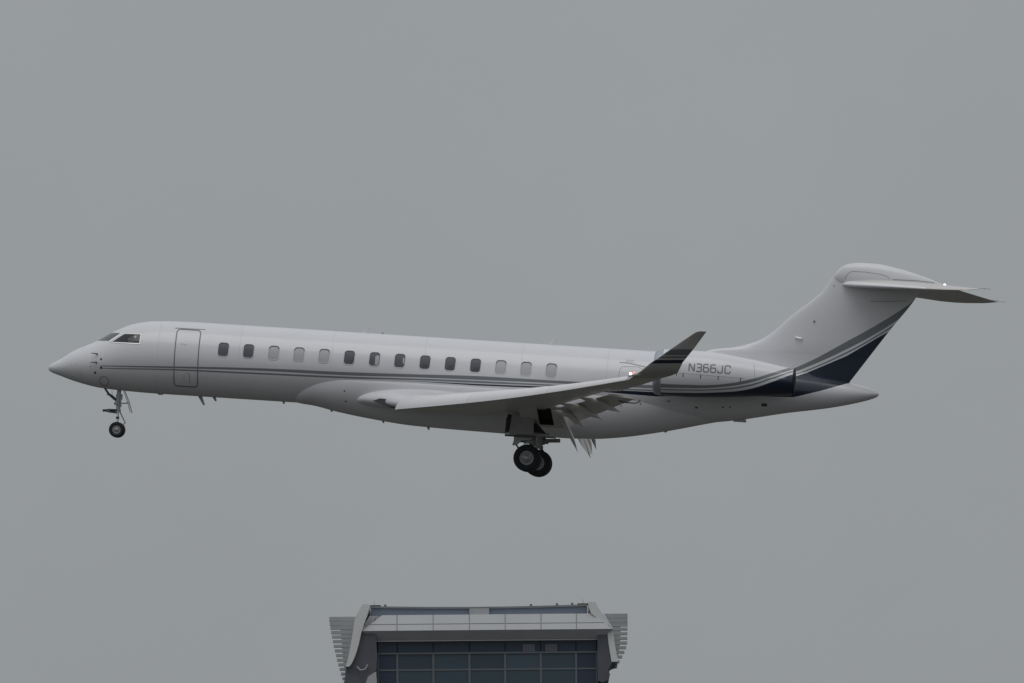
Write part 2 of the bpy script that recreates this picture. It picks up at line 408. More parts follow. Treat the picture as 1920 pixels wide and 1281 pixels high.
# cabin windows
shade_left = [None, None, 'blind', 'blind', 'blind', None, 'part', 'highlight', None, None, None, 'blind_bright', 'blind_bright', 'blind_bright']
for s in (-1, 1):
    for i in range(14):
        cx, cz = 6.43 + i * (18.31 - 6.43) / 13, 1.02
        P = rrect(cx, cz, .375, .50, .115, lean=.03); c = (cx, cz)
        st = shade_left[i] if s < 0 else None
        mat = st if st in ('blind', 'blind_bright') else 'cabin_glass'
        pane = sheet('cabin_window', patch(scale_poly(P, c, (.93, .94)), fus_y, .003, s), mat, jet)
        if st in ('blind', 'blind_bright'): pane['label'] = 'cabin window with its white blind drawn'
        fr = [scale_poly(P, c, k) for k in ((1.14, 1.11), (1.10, 1.08), (1.02, 1.015), (.96, .965))]
        sheet('window_frame', ring_patch(fr, fus_y, (.001, .012, .012, .004), s), 'white_paint', pane)
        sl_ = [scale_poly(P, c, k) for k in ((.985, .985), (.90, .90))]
        sl_[1] = [(x, z - .012) for x, z in sl_[1]]  # inner edge dropped so the thicker dark top paints the recess shade
        sheet('window_seal_shade', ring_patch(sl_, fus_y, (.009, .006), s), 'seal' if mat == 'cabin_glass' else 'seal_soft', pane)
        if st in ('blind', 'blind_bright'):      # dark strip painting the recess shade over the top of the drawn blind
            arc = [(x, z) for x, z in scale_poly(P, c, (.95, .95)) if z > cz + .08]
            sheet('blind_top_shade', ribbon(sorted(arc), .035, fus_y, .010, s), 'seal', pane)
        if st == 'part':
            Q = dens([(cx + .025, cz - .215), (cx + .025, cz + .10), (cx + .06, cz + .13), (cx + .165, cz + .13), (cx + .155, cz - .16), (cx + .11, cz - .215)])
            sheet('blind', patch(Q, fus_y, .010, s), 'blind_bright', pane)
        if st == 'highlight':
            Q = dens([(cx + .105, cz + .10), (cx + .165, cz + .11), (cx + .16, cz - .10), (cx + .115, cz - .09)])
            sheet('blind', patch(Q, fus_y, .010, s), 'blind_bright', pane)  # highlight in the pane, painted as a light patch rather than a blind
        if s < 0 and st is None and i in (5, 8, 9, 10):
            Q = [(cx - .1, cz - .2), (cx + .12, cz - .2), (cx + .13, cz - .02 - .03 * (i % 3)), (cx - .06, cz - .08)]
            sheet('seat_back', patch(Q, fus_y, .005, s), 'hot_metal', pane)

# faint skin joints round the fuselage
for x in (1.28, 4.05, 7.0, 10.35, 13.7, 17.2, 20.3):
    RR = []
    for xx in (x, x + .014):
        t, b, w = top(xx), bot(xx), wid(xx); c = (t + b) / 2; h = (t - b) / 2
        RR.append([(xx, (w + .002) * cos(2 * pi * j / 96), c + (h + .002) * sin(2 * pi * j / 96)) for j in range(96)])
    V, F = rings(RR, caps=False)
    lo_, hi_ = (.02, .72) if x < 25 else (.5, 2.0)      # the painted stripes hide the joint
    F = [f for f in F if not lo_ < V[f[0]][2] < hi_]
    build('skin_joint', V, F, 'seam', fus, 60, fix=False)
# cockpit glazing
for s in (-1, 1):
    P = [(2.334, 1.045), (2.751, 1.374), (3.367, 1.384), (3.361, 1.048)]
    D = dens(P); cc = (2.98, 1.215)
    pane = sheet('cockpit_side_window', patch(D, fus_y, .004, s), 'cockpit_glass', jet)
    fr = [scale_poly(D, cc, k) for k in ((1.085, 1.16), (1.07, 1.14), (1.0, 1.01), (.975, .96))]
    sheet('window_frame', ring_patch(fr, fus_y, (.002, .016, .016, .005), s), 'frame_white', pane)
    Q = [(2.95, 1.08), (3.0, 1.25), (3.06, 1.30), (3.12, 1.25), (3.14, 1.08)]
    sheet('crew_seat', patch(Q, fus_y, .0055, s), 'dark_metal', pane)
    Q = [(3.14, 1.31), (3.22, 1.33), (3.22, 1.26), (3.17, 1.24)]
    sheet('sun_visor', patch(Q, fus_y, .0055, s), 'rim', pane)
    # windscreen wrapped round the nose
    tin = sorted((top(x), x) for x in np.arange(1.3, 2.6, .01))
    def xfront(z): return float(np.interp(z, [a for a, b in tin], [b for a, b in tin]))
    V = []; F = []; nz_, nx_ = 9, 15
    for i in range(nz_):
        z = 1.085 + (1.395 - 1.085) * i / (nz_ - 1)
        xa = xfront(z) + .012; xb = 2.20 + (2.60 - 2.20) * i / (nz_ - 1)
        for j in range(nx_):
            x = xa + (xb - xa) * (j / (nx_ - 1)) ** 2
            V.append((x, s * (fus_y(x, z) + .004), z + .003))
    for i in range(nz_ - 1):
        for j in range(nx_ - 1):
            a = i * nx_ + j; F.append((a, a + 1, a + nx_ + 1, a + nx_))
    ws = sheet('windscreen', (V, F), 'windscreen_glass', jet)
    sheet('window_post', ribbon([(2.235, 1.06), (2.66, 1.40)], .05, fus_y, .012, s), 'frame_white', ws)

# passenger door (left side only) and its outline
dp = rrect(5.115, .64, .86, 2.05, .12, lean=-.005)
door = sheet('passenger_door', patch(dp, fus_y, .002, -1, 14), 'fuselage_paint', jet)
sheet('door_outline', ribbon(dp, .04, fus_y, .005, -1, True), 'door_seal', door)
sheet('rain_gutter', ribbon([(4.58, 1.70), (5.68, 1.715)], .022, fus_y, .012, -1), 'seal_soft', door)
hb = MB().add(*ribbon([(5.24, -.28), (5.26, .06), (5.15, .07)], .02, fus_y, .006, -1)).add(*ribbon([(5.06, .05), (5.06, -.2)], .012, fus_y, .006, -1))
sheet('door_handle', (hb.v, hb.f), 'seal_soft', door)
for (x, z) in ((4.92, 1.12), (5.05, 1.1)):
    sheet('door_placard', patch(rrect(x, z, .10, .05, .01, 2), fus_y, .005, -1, 2), 'seam', door)

# baggage door in front of the engine
bag = [(20.74, .86), (20.78, 1.22), (20.86, 1.32), (21.42, 1.345), (21.58, 1.28), (21.62, 1.12), (21.62, .7), (20.74, .7)]
bd = sheet('baggage_door', patch(dens(bag), fus_y, .002, -1, 8), 'fuselage_paint', jet)
sheet('door_outline', ribbon(bag, .016, fus_y, .004, -1, True), 'seal_soft', bd)
sheet('rain_gutter', ribbon([(20.74, 1.47), (21.05, 1.47), (21.72, 1.36)], .018, fus_y, .012, -1), 'seal_soft', bd)
for i in range(3):
    sheet('placard', ribbon([(20.96 + i * .1, 1.50), (20.96 + i * .1, 1.58), (21.03 + i * .1, 1.58), (21.03 + i * .1, 1.50)], .012, fus_y, .004, -1, True), 'seal_soft', bd)

# nose probes, ports, small panels, drain masts, aerials
def blade(name, x, z0, h, c, lean, th=.02, mat='white_paint', y=0, parent=jet):
    sg = 1 if h > 0 else -1
    b = MB(); R = []
    for k, (t, cc) in enumerate(((-.15, c * 1.05), (0, c), (.6, c * .72), (1, c * .42))):
        x0 = x + lean * max(t, 0); z = z0 + h * t
        R.append([(x0, y, z), (x0 + cc * .3, y + th / 2, z), (x0 + cc, y, z), (x0 + cc * .3, y - th / 2, z)])
    return b.add(*rings(R)).out(name, mat, parent)
for (x0, z0, x1, z1) in ((1.62, .60, 1.84, .575), (1.62, .25, 1.84, .265)):
    for s in (-1, 1):
        y = s * (fus_y(x1, z1))
        MB().tube([(x1, y, z1), (x1 - .01, y + s * .07, z1), (x1 - .05, y + s * .09, z1 + .01), (x0, y + s * .09, z0)], [.035, .028, .02, .011], 10).out('air_data_probe', 'dark_metal', jet)
for (x, z, r) in ((2.0, .40, .04), (2.02, .09, .05), (1.80, -.1, .045), (1.62, .12, .025), (1.05, .18, .018), (.9, .14, .015)):
    for s in (-1, 1):
        sheet('static_port', patch([(x + r * cos(a), z + r * sin(a)) for a in np.arange(0, 2 * pi, pi / 6)], fus_y, .004, s, 2), 'seal' if r > .03 else 'seal_soft', fus)
circ = [(2.13 + .16 * cos(a), -.37 + .16 * sin(a)) for a in np.arange(0, 2 * pi, pi / 12)]
sheet('service_panel', ribbon(circ, .03, fus_y, .004, -1, True), 'seal_soft', fus)
for (x, z, w, h) in ((10.9, -.20, .05, .05), (10.95, -.56, .09, .035)):
    sheet('vent', patch(rrect(x, z, w, h, .012, 2), fair_y, .006, -1, 2), 'seal', fairing)
for (x, z, w, h) in ((22.6, .18, .14, .03), (23.6, .02, .09, .06), (24.55, .10, .07, .05), (24.8, .12, .06, .05), (26.02, .28, .20, .11), (19.9, -.22, .07, .04), (20.4, -.17, .05, .05), (20.9, -.1, .07, .03), (21.6, .02, .05, .05)):
    sf = (lambda X, Z: max(fus_y(X, Z), fair_y(X, Z) if X < 24.7 else 0))
    sheet('vent', patch(rrect(x, z, w, h, .012, 2), sf, .006, -1, 2), 'seal', fus)
blade('aerial', 5.48, -.66, -.33, .16, .22, mat='gear_grey', parent=fus)
blade('aerial', 6.0, -.66, -.16, .14, .12, mat='gear_grey', parent=fus)
blade('aerial', 4.0, -.66, -.06, .28, .05, .1, mat='white_paint', parent=fus)
for x, zz in ((8.55, -.67), (10.3, -.85), (12.2, -1.13), (13.85, -1.27)):
    blade('drain_mast', x, zz, -.09, .10, .05, mat='gear_grey', parent=fus)
blade('aerial', 11.25, 1.98, .19, .2, .2, .03, 'white_paint', parent=fus)
blade('aerial', 11.98, 1.98, .08, .08, .02, .03, 'gear_grey', parent=fus)
blade('aerial', 18.0, 1.98, .25, .22, .26, .03, 'white_paint', parent=fus)
blade('aerial', 21.45, 1.98, .20, .09, .02, .03, 'white_paint', parent=fus)
blade('aerial', 21.62, 1.98, .20, .09, .02, .03, 'white_paint', parent=fus)
blade('aerial', 22.4, -.86, -.05, .14, .04, .05, 'gear_grey', parent=fus)
MB().box((24.9, -.12, -.36), (25.35, .12, -.26)).out('aerial', 'gear_grey', fus)

# ------------------------------------------------------------------ aerofoil surfaces
def naca(x): return 5 * (.2969 * sqrt(x) - .126 * x - .3516 * x * x + .2843 * x ** 3 - .1036 * x ** 4)
CH = [(1 - cos(pi * i / 18)) / 2 for i in range(19)]
def foil(p0, p1, tc, nrm, f0=0.0, f1=1.0, camber=.012):
    """closed section from chord fraction f0 to f1 between leading point p0 and trailing point p1"""
    p0 = Vector(p0); p1 = Vector(p1); c = (p1 - p0).length; nrm = Vector(nrm).normalized(); P = []
    fr = [f0 + (f1 - f0) * q for q in CH]
    for f in reversed(fr): P.append(p0.lerp(p1, f) + nrm * c * (naca(f) * tc * 1.12 + camber * 4 * f * (1 - f)))
    for f in fr[1 if f0 == 0 else 0:]: P.append(p0.lerp(p1, f) - nrm * c * (naca(f) * tc * .88 - camber * 4 * f * (1 - f) * (1 if f < .6 else 1.2)))
    return P
WS = [  # span y, leading x,z, trailing x,z, thickness
    (1.0, 11.2, -.45, 19.0, -.50, .100), (1.45, 11.75, -.45, 19.05, -.50, .105), (1.8, 12.45, -.50, 19.1, -.48, .11), (2.2, 13.0, -.57, 19.18, -.45, .115),
    (4.4, 14.74, -.43, 19.73, -.32, .11), (7.5, 17.19, -.20, 20.80, -.05, .105), (9.6, 18.85, -.01, 21.53, .12, .10), (12, 20.74, .24, 22.55, .33, .10), (13.9, 22.24, .46, 23.38, .52, .10)]
WI = [pchip([(w[0], w[k]) for w in WS]) for k in range(1, 6)]
def wsec(y, s, f0=0., f1=1.):
    a = [f(y) for f in WI]
    return foil((a[0], s * y, a[1]), (a[2], s * y, a[3]), a[4], (0, 0, 1), f0, f1)
GL = [  # winglet: y, z leading x, z leading, trailing x, z trailing, normal tilt from vertical
    (13.9, 22.24, .46, 23.38, .52, 0), (14.15, 22.36, .53, 23.52, .55, 12), (14.4, 22.55, .65, 23.72, .61, 27), (14.62, 22.72, .78, 23.9, .69, 42), (14.82, 22.92, .95, 23.98, .84, 55), (15.0, 23.17, 1.12, 24.08, 1.05, 62), (15.3, 23.78, 1.585, 24.48, 1.57, 64), (15.55, 24.40, 2.04, 24.82, 2.06, 64), (15.62, 24.52, 2.12, 24.87, 2.13, 64), (15.64, 24.66, 2.16, 24.89, 2.16, 64)]
slat_c = pchip([(2.2, .62), (7.5, .46), (13.9, .26)])
slat_z = pchip([(2.2, -.787), (2.3, -.78), (4.9, -.60), (7.5, -.39), (10.5, -.075), (13.9, .35)])
for s in (-1, 1):
    side = 'left' if s < 0 else 'right'
    # wing box: aft part missing where the flaps live
    ys = [2.2] + list(np.arange(2.6, 9.61, .5)) + [9.6]
    wing = build('wing', *rings([wsec(y, s, 0, .80) for y in ys]), 'wing_paint', jet, 40)
    build('wing_root_fairing', *rings([wsec(y, s, 0, .80) for y in (1.0, 1.2, 1.35, 1.45, 1.55, 1.65, 1.8, 2.0, 2.2)]), 'white_paint', wing, 40)
    ow = build('outer_wing', *rings([wsec(y, s, 0, 1) for y in (9.6, 10.4, 11.2, 12, 12.8, 13.4, 13.9)]), 'wing_paint', wing, 40)
    # aileron hinge line underneath
    # slat, run out ahead of and below the leading edge in three lengths
    for ya, yb in ((2.25, 5.9), (5.92, 9.9), (9.92, 13.85)):
        R = []
        for k in range(6):
            y = ya + (yb - ya) * k / 5
            a = [f(y) for f in WI]; c = a[2] - a[0]; ls = slat_c(y); f = ls / c
            te = Vector((a[0] + ls, a[1] + c * (naca(f) * a[4] * 1.12 + .048 * f * (1 - f)) + .03))
            lip = Vector((12.9 + .79 * (y - 2.3), slat_z(y)))
            ctl = Vector((lip.x + .10 * (te.x - lip.x), te.y - .16 * (te.y - lip.y)))
            P = [te * (1 - q) ** 2 + ctl * 2 * q * (1 - q) + lip * q * q for q in [i / 10 for i in range(11)]]
            inner = [p + Vector((.05 + .05 * sin(pi * i / 10), -.025 - .02 * sin(pi * i / 10))) for i, p in enumerate(P)]
            inner[0] = te + Vector((.0, -.012)); inner[-1] = lip + Vector((.03, .012))
            R.append([(p.x, s * y, p.y) for p in P + list(reversed(inner))])
        build('slat', *rings(R), 'slat_metal', wing, 45)
    # flaps
    def flap(name, secs, tk=.13):
        return build(name, *rings([foil((a, s * y, b), (c, s * y, d), tk, (0, 0, 1), camber=.02) for y, a, b, c, d in secs]), 'wing_paint', wing, 40)
    flap('flap', [(3.95, 18.66, -.47, 19.66, -.84), (6.2, 19.58, -.34, 20.57, -.585), (7.8, 20.28, -.21, 21.255, -.37), (9.55, 21.08, -.05, 22.045, -.14)], .085)
    flap('flap', [(1.62, 18.80, -.60, 19.36, -1.55), (2.6, 18.86, -.56, 19.47, -1.72), (3.7, 18.95, -.48, 19.60, -1.74)], .115)
    # bulged gear fairing under the wing with the open leg bay in it
    gx = [17.45, 18.11, 18.62, 19.1]; gy = [4.35, 4.1, 2.2, 1.1]
    def gz(y): return -.385 - (4.35 - y) * .277 if y > 2 else -1.05
    V = [(x, s * y, gz(y)) for x in gx for y in gy]; F = []
    for i in range(3):
        for j in range(3):
            if (i, j) != (1, 1): F.append((i * 4 + j, i * 4 + j + 1, i * 4 + j + 5, i * 4 + j + 4))
    k = len(V); V += [(gx[0] - .5, s * 4.2, -.36), (gx[0] - .5, s * 1.1, -.75), (gx[3] + .02, s * 4.3, -.3), (gx[3] + .02, s * 1.1, -.3)]
    F += [(0, 3, k + 1, k), (12, 15, k + 3, k + 2), (1, 0, k), (12, k + 2, 13)]
    build('gear_fairing', V, F, 'wing_paint', wing, None)
    V = [(x, s * y, gz(y) + d_) for d_ in (-.004, .17) for x, y in ((gx[1], gy[1]), (gx[2], gy[1]), (gx[2], gy[2]), (gx[1], gy[2]))]
    build('gear_bay', V, [(4, 5, 6, 7), (0, 1, 5, 4), (1, 2, 6, 5), (2, 3, 7, 6), (3, 0, 4, 7)], 'void', wing, None)
    # flap track fairings
    for y, tx, tz, L_ in ((4.9, 20.0, -1.07, 1.25), (6.7, 20.76, -.83, 1.6), (8.4, 21.5, -.588, 1.5), (2.95, 19.6, -1.91, 1.9)):
        a = [f(y) for f in WI]
        if y < 3: pts = [(18.75, -.62), (18.98, -.82), (19.15, -1.05), (19.36, -1.42), (tx, tz)]; rr = [.03, .07, .09, .075, .006]
        else:
            x0 = tx - L_; zb = a[1] + (a[3] - a[1]) * .6 - .055 * (a[2] - a[0])
            pts = [(x0, zb + .04), (x0 + L_ * .25, zb - .03), (x0 + L_ * .5, zb - .07), (x0 + L_ * .72, (zb - .07) * .45 + tz * .55), (tx, tz)]; rr = [.02, .09, .12, .10, .006]
        P = []
        for k in range(17):
            q = k / 16 * 4; i = min(int(q), 3); f = q - i
            sm = f * f * (3 - 2 * f)
            P.append((pts[i][0] + (pts[i + 1][0] - pts[i][0]) * f, s * y, pts[i][1] + (pts[i + 1][1] - pts[i][1]) * f, rr[i] + (rr[i + 1] - rr[i]) * f))
        MB().tube([p[:3] for p in P], [p[3] for p in P], 12).out('flap_track_fairing', 'wing_paint', wing, 60)
    if s > 0:
        for y, tx, tz in ((4.15, 19.53, -1.64), (4.75, 19.62, -1.50)):
            MB().tube([(tx - .55, y, tz + .95), (tx - .25, y, tz + .6), (tx - .1, y, tz + .3), (tx, y, tz)], [.05, .09, .07, .006], 10).out('flap_track_fairing', 'wing_paint', wing, 60)
    MB().tube([(21.45, s * 9.3, -.22), (21.75, s * 9.3, -.27), (22.05, s * 9.3, -.27), (22.17, s * 9.3, -.23), (22.22, s * 9.3, -.15)], .022, 8).out('flap_hinge_rod', 'dark_metal', wing)
    # winglet
    R = []
    for y, lx, lz, tx, tz, ti in GL:
        t = radians(ti); R.append(foil((lx, s * y, lz), (tx, s * y, tz), .10, (0, -s * sin(t), cos(t)), camber=.005))
    build('winglet', *rings(R), 'winglet_paint', wing, 50)
    # tip lamps
    MB().tube([(22.1, s * 14.0, .47), (22.2, s * 14.05, .52), (22.36, s * 14.15, .555), (22.6, s * 14.3, .60)], [.01, .05, .06, .05], 10).out('lamp_housing', 'wing_paint', wing, 60)
    for nm, x, z, r, mt_ in (('strobe_lamp', 22.20, .575, .045, 'lamp_white'), ('navigation_lamp', 22.33, .60, .05, 'lamp_red' if s < 0 else 'lamp_white')):
        me = bpy.data.meshes.new(nm); bm = bmesh.new(); bmesh.ops.create_uvsphere(bm, u_segments=12, v_segments=8, radius=r)
        bmesh.ops.translate(bm, verts=bm.verts, vec=(x, s * 14.12, z)); bm.to_mesh(me); bm.free(); link(nm, me, mt_, wing)
    # root glove: dark slat bay end
    gl = [(12.0, -.50), (12.25, -.40), (13.05, -.42), (13.05, -.76), (12.65, -.72)]
    MB().prism(gl, s * 1.78, s * 1.80).out('slat_bay_wall', 'seal', wing, None)

# ------------------------------------------------------------------ engines
ntop = pchip([(22.12, 1.86), (22.2, 1.93), (22.4, 1.985), (23.2, 2.01), (24.02, 2.0), (25.38, 1.85), (26.74, 1.635), (27.18, 1.555)])
nbot = pchip([(22.12, .42), (22.2, .36), (22.4, .325), (23.2, .32), (24.3, .37), (25.4, .46), (26.5, .565), (27.18, .63)])
YC = 2.42
def nac_y(x, z):
    t, b = ntop(x), nbot(x); c = (t + b) / 2; h = (t - b) / 2; q = (z - c) / h
    return YC + h * sqrt(max(0, 1 - q * q))
GLY = {  # strokes on a 1 x 1.4 cell
    'N': [[(0, 0), (0, 1.4)], [(0, 1.4), (.9, 0)], [(.9, 0), (.9, 1.4)]],
    '3': [[(0, 1.4), (.75, 1.4), (.9, 1.25), (.9, .85), (.75, .72), (.25, .72)], [(.75, .72), (.9, .57), (.9, .15), (.75, 0), (0, 0)]],
    '6': [[(.85, 1.4), (.15, 1.4), (0, 1.25), (0, .15), (.15, 0), (.75, 0), (.9, .15), (.9, .65), (.75, .8), (0, .8)]],
    'J': [[(.8, 1.4), (.8, .15), (.65, 0), (.12, 0), (0, .12), (0, .4)]],
    'C': [[(.9, 1.0), (.9, 1.25), (.75, 1.4), (.15, 1.4), (0, 1.25), (0, .15), (.15, 0), (.75, 0), (.9, .15), (.9, .4)]]}
for s in (-1, 1):
    NN = 64; R = []
    for x in [22.12, 22.14, 22.17, 22.2, 22.25, 22.32, 22.4] + list(np.arange(22.6, 27.1, .15)) + [27.18]:
        t, b = ntop(x), nbot(x); c = (t + b) / 2; h = (t - b) / 2
        R.append([(x, s * YC + h * cos(2 * pi * j / NN), c + h * sin(2 * pi * j / NN)) for j in range(NN)])
    inner = []
    for x, k in ((27.17, .95), (26.6, .92), (26.4, .1)):
        t, b = ntop(x), nbot(x); c = (t + b) / 2; h = (t - b) / 2 * k
        inner.append([(x, s * YC + h * cos(2 * pi * j / NN), c + h * sin(2 * pi * j / NN)) for j in range(NN)])
    nac = build('engine_nacelle', *rings(R[6:] + inner[:1], caps=False), 'nacelle_paint', jet, 50)
    build('exhaust_nozzle', *rings(inner), 'void', nac, 50)
    duct = []
    for x, k in ((22.12, .99), (22.2, .90), (22.45, .86), (22.95, .88), (23.0, .05)):
        c, h = 1.14, .76 * k
        duct.append([(x, s * YC + h * cos(2 * pi * j / NN), c + h * sin(2 * pi * j / NN)) for j in range(NN)])
    build('inlet_lip', *rings(list(reversed(R[:7])) + [duct[1]], caps=False), 'lip_metal', nac, 60)
    build('inlet_duct', *rings(duct[1:]), 'dark_metal', nac, 50)
    MB().tube([(22.62, s * YC, 1.14), (22.7, s * YC, 1.14), (22.9, s * YC, 1.14)], [.01, .1, .18], 20).out('fan_spinner', 'dark_metal', nac, 60)
    for q in range(20):
        a = 2 * pi * q / 20
        d = Vector((0, cos(a), sin(a))); e = Vector((0, -sin(a), cos(a)))
        p = Vector((22.86, s * YC, 1.14))
        V = [p + d * .16 - e * .03 + Vector((.04, 0, 0)), p + d * .16 + e * .03 - Vector((.04, 0, 0)), p + d * .64 + e * .09 - Vector((.02, 0, 0)), p + d * .64 - e * .05 + Vector((.06, 0, 0))]
        V += [v + Vector((.012, 0, 0)) for v in V]
        build('fan_blade', V, [(0, 1, 2, 3), (4, 5, 6, 7), (0, 1, 5, 4), (1, 2, 6, 5), (2, 3, 7, 6), (3, 0, 4, 7)], 'gear_grey', nac, None)
    # seam at the nozzle, lip joint, cowl split line, latches
    def ringband(x, w, mat, nm, k=1.004):
        RR = []
        for xx in (x, x + w):
            t, b = ntop(xx), nbot(xx); c = (t + b) / 2; h = (t - b) / 2 * k
            RR.append([(xx, s * YC + h * cos(2 * pi * j / NN), c + h * sin(2 * pi * j / NN)) for j in range(NN)])
        build(nm, *rings(RR, caps=False), mat, nac, 50, fix=False)
    ringband(27.12, .058, 'void', 'nozzle_ring', 1.006)
    ringband(22.40, .02, 'seal_soft', 'cowl_seam')
    sheet('cowl_seam', ribbon([(22.9, 1.135), (25.4, 1.09)], .011, nac_y, .003, s), 'seal_soft', nac)
    sheet('cowl_seam', ribbon([(25.72, 1.62), (25.78, 1.12), (26.9, 1.20)], .012, nac_y, .003, s), 'seal_soft', nac)
    for x, z in ((22.98, 1.10), (23.22, 1.077), (23.845, 1.06), (24.48, 1.042), (25.275, 1.035)):
        sheet('cowl_latch', ribbon([(x, z - .07), (x, z + .07)], .028, nac_y, .008, s), 'seal', nac)
    cell = .278; u = .20
    for i, ch in enumerate('N366JC'):
        V = MB(); wst = .048
        for st in GLY[ch]:
            pts = []
            for gx, gz in st:
                lx = 23.42 + i * .257 + gx * u if s < 0 else 24.9 - i * .257 - gx * u
                pts.append((lx, 1.235 + gz * u * .98))
            V.add(*ribbon(pts, wst, nac_y, .003 + .0006 * len(V.f) / 20, s, step=.04))
        sheet('registration_letter', (V.v, V.f), 'letter_grey', nac)
    # pylon between nacelle and fuselage
    R = []
    for y, a, b in ((.9, 23.2, 27.0), (1.5, 23.3, 26.9), (2.2, 23.4, 26.6)):
        R.append(foil((a, s * y, 1.28), (b, s * y, 1.32), .085, (0, 0, 1), camber=0))
    build('engine_pylon', *rings(R), 'fuselage_paint', jet, 40)

# ------------------------------------------------------------------ tail
fle = pchip([(1.0, 23.2), (1.9, 23.3), (2.12, 23.75), (2.19, 23.95), (2.33, 24.81), (2.45, 25.2), (2.59, 25.56), (2.77, 25.86), (2.97, 26.12), (3.53, 26.66), (4.39, 27.66), (4.55, 27.8), (5.27, 28.27), (5.45, 28.5)])
fte = pchip([(1.0, 28.76), (1.32, 28.98), (3.38, 30.38), (4.52, 31.18), (5.45, 31.6)])
R = []
for z in [1.0, 1.32, 1.6, 1.9, 2.0, 2.06, 2.12, 2.16, 2.19, 2.22, 2.26, 2.3, 2.36, 2.42, 2.5, 2.59, 2.68, 2.77, 2.87, 2.97, 3.1, 3.3, 3.53, 3.8, 4.1, 4.39, 4.6, 4.8, 5.0, 5.2]:
    a, b = fle(z), fte(z); c = b - a; th = .40 - .03 * (z - 1)
    R.append(foil((a, 0, z), (b, 0, z), th / c * .95, (0, 1, 0), camber=0))
fin = build('vertical_fin', *rings(R), 'fuselage_paint', jet, 60)
def fin_y(x, z):
    a, b = fle(z), fte(z); f = min(max((x - a) / (b - a), 0), 1); return (b - a) * naca(f) * (.40 - .03 * (z - 1)) / (b - a) * .95 * 1.0
sheet('rudder_seam', ribbon([(29.55, 4.28), (30.2, 4.31), (30.85, 4.38)], .018, lambda x, z: fin_y(x, z) * 1.13, .004, -1), 'seal_soft', fin)
for x, z, r in ((27.58, 3.42, .035), (28.25, 5.12, .02), (28.2, 4.75, .02)):
    sheet('static_port', patch([(x + r * cos(a), z + r * sin(a)) for a in np.arange(0, 2 * pi, pi / 5)], lambda x, z: fin_y(x, z) * 1.13, .006, -1, 2), 'seal', fin)
for s in (-1, 1):
    MB().tube([(26.92, s * .10, 2.78), (26.98, s * .21, 2.80), (27.15, s * .215, 2.775), (27.22, s * .12, 2.76)], [.02, .035, .035, .02], 8).out('ice_light', 'frame_white', fin)
# bullet fairing on top
bt = pchip([(28.16, 5.08), (28.2, 5.19), (28.3, 5.33), (28.51, 5.515), (28.72, 5.59), (28.97, 5.63), (29.4, 5.645), (29.68, 5.64), (30.32, 5.55), (31.39, 5.29), (32.0, 5.085), (32.16, 5.02)])
bb = pchip([(28.16, 5.06), (28.2, 4.98), (28.4, 4.82), (29, 4.70), (30.5, 4.76), (31.5, 4.88), (32.16, 5.0)])
bw = pchip([(28.16, .01), (28.22, .09), (28.4, .16), (29, .23), (30, .24), (31, .17), (31.8, .07), (32.16, .02)])
R = []
for x in [28.16, 28.18, 28.21, 28.25, 28.3, 28.38, 28.46, 28.55] + list(np.arange(28.65, 32.0, .15)) + [32.0, 32.1, 32.16]:
    t, b, w = bt(x), bb(x), bw(x)
    R.append([(x, w * cos(2 * pi * j / 40), (t + b) / 2 + (t - b) / 2 * sin(2 * pi * j / 40)) for j in range(40)])
bullet = build('tail_bullet', *rings(R), 'white_paint', jet, 60)
def bul_y(x, z):
    t, b, w = bt(x), bb(x), bw(x); q = (z - (t + b) / 2) / ((t - b) / 2); return w * sqrt(max(0, 1 - q * q))
sheet('fairing_seam', ribbon([(28.58, 5.0), (28.66, 5.2), (28.82, 5.31), (29.3, 5.31), (29.85, 5.26), (30.12, 5.2), (30.2, 5.1)], .018, bul_y, .004, -1), 'seal_soft', bullet)
sheet('fairing_seam', ribbon([(30.3, 5.10), (31.1, 5.12), (31.8, 5.09)], .025, bul_y, .004, -1), 'seal_soft', bullet)
me = bpy.data.meshes.new('tail_lamp'); bm = bmesh.new(); bmesh.ops.create_uvsphere(bm, u_segments=12, v_segments=8, radius=.055)
bmesh.ops.translate(bm, verts=bm.verts, vec=(32.17, 0, 5.02)); bm.to_mesh(me); bm.free(); link('tail_lamp', me, 'lamp_white', bullet)
for s in (-1, 1):
    R = []
    for y, lx, lz, tx, tz, tc_ in ((0, 28.45, 4.82, 32.05, 5.04, .085), (.25, 28.55, 4.82, 32.08, 5.03, .085), (2.4, 30.28, 4.74, 32.92, 4.90, .085), (4.2, 31.75, 4.665, 33.62, 4.79, .08), (4.5, 32.1, 4.655, 33.74, 4.775, .07), (4.68, 32.5, 4.655, 33.82, 4.77, .055), (4.8, 33.2, 4.68, 33.88, 4.765, .04)):
        R.append(foil((lx, s * y, lz), (tx, s * y, tz), tc_, (0, 0, 1), camber=-.004))
    st = build('horizontal_stabilizer', *rings(R), 'wing_paint', jet, 45)
    MB().add(*rings([foil((lx - .015, s * y, lz), (lx + (tx - lx), s * y, tz), tc_ * 1.08, (0, 0, 1), 0, .06, camber=-.004) for y, lx, lz, tx, tz, tc_ in ((.25, 28.55, 4.82, 32.08, 5.03, .085), (2.4, 30.28, 4.74, 32.92, 4.90, .085), (4.2, 31.75, 4.665, 33.62, 4.79, .08))])).out('leading_edge', 'slat_metal', st, 45)
    for y, x, z in ((4.75, 33.87, 4.765), (4.3, 33.66, 4.79)):
        MB().tube([(x, s * y, z), (x + .25, s * y, z + .01)], .006, 5).out('static_wick', 'seal', st)

